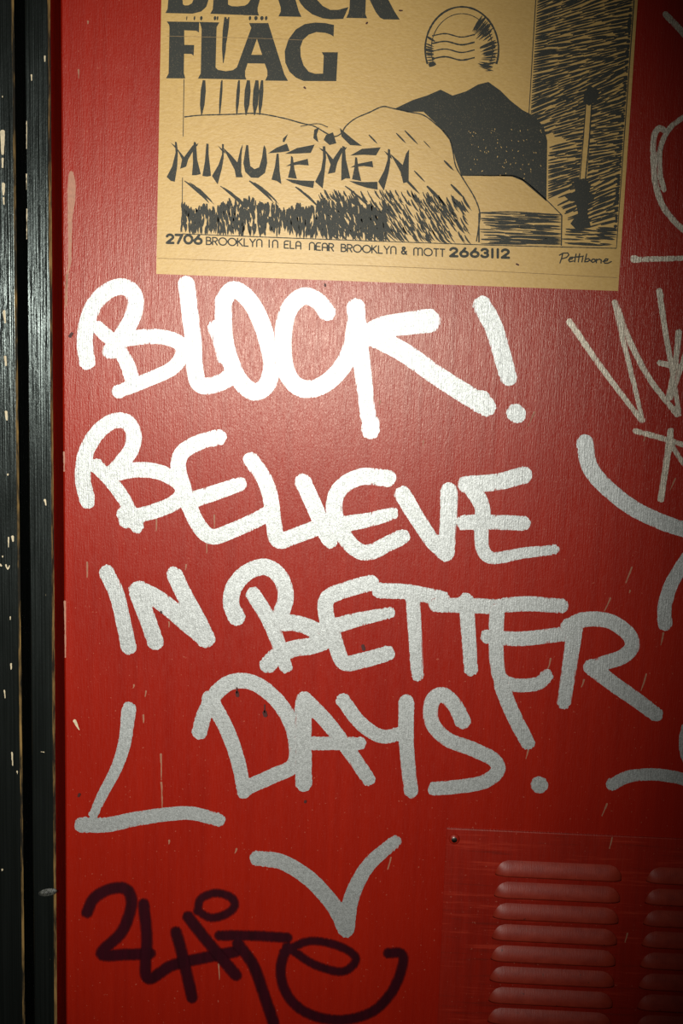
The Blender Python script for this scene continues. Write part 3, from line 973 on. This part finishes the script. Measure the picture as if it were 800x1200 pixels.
# the picture of the flyer: a plain pen-and-ink landscape (sun over a dark peak, dunes, a flat rock, night sky)
rnd = random.Random(3)
d = Ink()
right = lambda y: 742.5 - (y) * 0.0705        # right border of the picture
left = lambda y: 627.5 - y * 0.06             # left border of the sky panel
d.line([(741.5 + 1.5, 0), (722, 291)], .9); d.line([(left(-40), -40), (left(170), 170)], 1.1)
d.line([(right(-40), -40), (right(286), 286)], 1.0)
d.line([(213.5, 274), (340, 279), (480, 284), (600, 288), (722, 291)], 1.1)
d.line([(215.5, 93), (214.5, 160)], .9); d.line([(213.8, 208), (213, 272)], .9)
sky = Ink()
y = -90.0
while y < 268:
    x = left(y) if y < 160 else 642
    while x < right(y) - 3:
        L = rnd.uniform(12, 34)
        x1 = min(x + L, right(y) - 1)
        sl = -0.30 + 0.12 * math.sin(y * .05) + rnd.uniform(-.06, .06)
        y0 = y + (x - left(y)) * -0.30 + 34 + rnd.uniform(-.7, .7)
        if x > 641 + max(0.0, y0 - 235) * 1.0 - (30 if y0 < 165 else 0) and y0 < 268:
            sky.hatch(x, y0, x1, y0 + (x1 - x) * sl, rnd.uniform(1.9, 3.1), rnd.uniform(-.5, .5))
        x = x1 - rnd.uniform(1, 5)
    y += 3.0
for _ in range(46):     # the ground under the tree, level strokes
    x = rnd.uniform(658, 712); yy = rnd.uniform(266, 287)
    sky.hatch(x, yy, min(x + rnd.uniform(10, 26), right(yy)), yy + 1, rnd.uniform(1.4, 2.4))
sky.build('ink_hatching', 'dark hatched sky of the drawing', kind='stuff')

# slim pale tree in front of the sky
t = Ink()
t.poly([(686.5,118),(693,116),(688,205),(684,214),(678,213),(681,180)])
t.build('ink_tree', 'slim pale tree trunk of the drawing', 'tan_paper', y=INKY - 0.00025)
t = Ink()
t.line([(686.5,118),(683,165),(679,212)], 1.2); t.line([(693.5,114),(690,165),(685.5,212)], 1.6)
t.poly([(684,110),(690,100),(702,106),(699,118),(690,124),(683,120)])
for q in [[(672,212),(684,209),(692,216),(690,226),(674,226)], [(660,229),(676,224),(698,228),(694,236),(668,236)], [(674,236),(689,236),(688,250),(692,266),(676,270),(668,262),(677,250)]]:
    t.poly(q)
t.build('ink_tree', 'slim tree of the drawing', y=INKY - 0.0003)

# dark peak
m = Ink()
m.poly([(463,127),(484,117),(500,112),(516,105),(530,112),(546,107),(560,99),(572,96),(586,106),(598,118),(612,129),(626,136),(637,149),(641,165),(640,236),(612,212),(600,207),(540,205),(534,188),(528,166),(512,146),(496,131),(478,131)])
m.build('ink_peak', 'solid black peak of the drawing')
m = Ink()
for _ in range(70):
    x, y = rnd.uniform(548, 634), rnd.uniform(150, 212)
    m.hatch(x, y, x + rnd.uniform(-1, 1.5), y + rnd.uniform(.8, 2.2), rnd.uniform(.6, 1.1))
m.build('ink_specks', 'pale specks on the black peak', 'tan_paper', 'stuff', INKY - 0.00022)

# low sun with rings and a shaded side
s_ = Ink()
ang = [math.radians(a) for a in range(-200, 21, 10)]
s_.line([(541 + 43 * math.cos(a), 58 + 50 * math.sin(a)) for a in ang], 2.2)
s_.line([(541 + 36 * math.cos(a), 58 + 42 * math.sin(a)) for a in ang], 1.0)
for k in range(60):
    a = rnd.uniform(-1.0, .55)
    r0, r1 = sorted((rnd.uniform(.55, .82), rnd.uniform(.86, 1.0)))
    s_.hatch(541 + 43 * r1 * math.cos(a), 58 + 50 * r1 * math.sin(a), 541 + 43 * r0 * math.cos(a) - 3, 58 + 50 * r0 * math.sin(a) + 4, rnd.uniform(1.2, 2.3))
for k in range(26):
    a = rnd.uniform(2.7, 3.5)
    s_.hatch(541 + 42 * math.cos(a), 58 + 49 * math.sin(a), 541 + 33 * math.cos(a), 60 + 38 * math.sin(a), rnd.uniform(1.2, 2.2))
for k in range(4):
    yy = 42 + k * 9
    s_.line([(506, yy), (522, yy - 2.5), (540, yy + 1.5), (556, yy - 1.5)], 1.5 + .4 * (k % 2))
s_.build('ink_sun', 'low ringed sun of the drawing')

# flat layered rock
r_ = Ink()
r_.line([(540,205.5),(575,206),(606,207.5),(632,227),(658,252)], 1.2)
r_.line([(561,249.5),(600,248.5),(658,252)], 1.5); r_.line([(561,250),(561,284)], 1.6); r_.line([(658,252),(657.5,288)], 1.3)
for k in range(170):
    x = rnd.uniform(561, 645); yy = rnd.uniform(250, 286)
    r_.hatch(x, yy, min(657, x + rnd.uniform(12, 40)), yy + rnd.uniform(.2, 1.2), rnd.uniform(1.1, 2.0))
r_.build('ink_rock', 'flat layered rock of the drawing')

# pale dunes: outline, wind marks, dark grass along the foot
u = Ink()
u.line([(216,137),(236,135),(272,134),(300,133),(330,138),(352,144),(368,148),(382,156),(392,160),(400,156),(405,148),(416,139),(432,132),(448,125),(460,127),(478,131),(496,135),(512,147),(525,160),(530,175),(534,195),(544,212),(556,232),(562,250),(560,270),(558,283)], 1.5)
u.line([(352,148),(372,145),(384,149)], 1.1)
for q in [[(368,152),(374,149),(371,158),(373,167),(367,162)], [(382,158),(390,155),(394,168),(386,170),(379,164)], [(398,150),(412,162),(424,171),(410,170),(400,160)]]:
    u.poly(q)
for x, y, L, w in [(432,158,14,2), (464,156,16,2), (474,153,22,2.2), (496,165,12,1.2), (520,188,16,2.6), (485,200,18,2), (528,216,22,3), (470,205,30,3), (500,218,34,4), (530,232,22,5)]:
    u.hatch(x, y, x + L * .72, y + L * .75, w)
for x, y in [(216,212), (222,214), (258,218), (262,220), (292,212), (298,214), (346,219), (404,218)]:
    for k in range(5):
        u.hatch(x + k * 3, y + k * 2.2, x + 16 + k * 3.2, y + 14 + k * 3, rnd.uniform(1.3, 3.0), -1)
for k in range(900):
    x = rnd.uniform(213, 452)
    top = 236 + 5 * math.sin(x * .06) + 3 * math.sin(x * .23)
    base = 274 + (x - 213) * .042
    y0 = top + rnd.random() ** 1.15 * (base - top - 10)
    L = rnd.uniform(7, 15)
    u.hatch(x, y0, min(452, x + rnd.uniform(-2.0, 2.5)), min(base, y0 + L), rnd.uniform(1.6, 3.0))
for k in range(480):
    x = rnd.uniform(372, 545)
    base = 281 + (x - 380) * .032
    y0 = rnd.uniform(222 + max(0, (x - 470)) * .1, base - 8)
    L = rnd.uniform(8, 20)
    u.hatch(x, y0, min(554, x + L * .5), min(base, y0 + L * .8), rnd.uniform(1.1, 2.3), 1)
for x, w in [(236, 6), (257, 3), (277, 4), (288, 7), (298, 7), (304, 5)]:    # bare trunks behind the dune
    u.hatch(x + 3, 94, x, 135, w); u.hatch(x + 2, 96, x + 1, 133, w * .6)
u.hatch(264, 20, 261.5, 74, 5); u.hatch(268, 20, 263, 58, 3); u.hatch(266, 22, 262, 66, 3)
for x, w in [(219, 1.2), (228, 2), (236, 3), (252, 3), (255, 2), (293, 3), (300, 4), (307, 4), (312, 3)]:
    u.hatch(x, 19, x - .5, 24, w)
u.build('ink_dunes', 'pale dunes with dark grass of the drawing')
d.build('picture_border', 'thin black border lines of the drawing')
k_ = Ink()
k_.line([(184.5, 302.5), (300, 307), (470, 313), (600, 319), (723, 325.5)], .7)
k_.line([(196, 42.3), (250, 43.5), (320, 45.5), (355, 47)], .5)
k_.build('paper_crease', 'faint line across the foot of the flyer', 'paper_crease', y=-(PT + 0.00034))
for a, b_ in [((356.5,102.5),(357.5,103.5)), ((429,27.5),(430,26.5)), ((468,12.3),(471,12.3)), ((605,309.5),(607,310.5)), ((380.5,333),(380.8,335))]:
    sliver('spot', 'dark_drip', [a, b_], 2.0, 2.0, poster, -(PT + 0.0003))
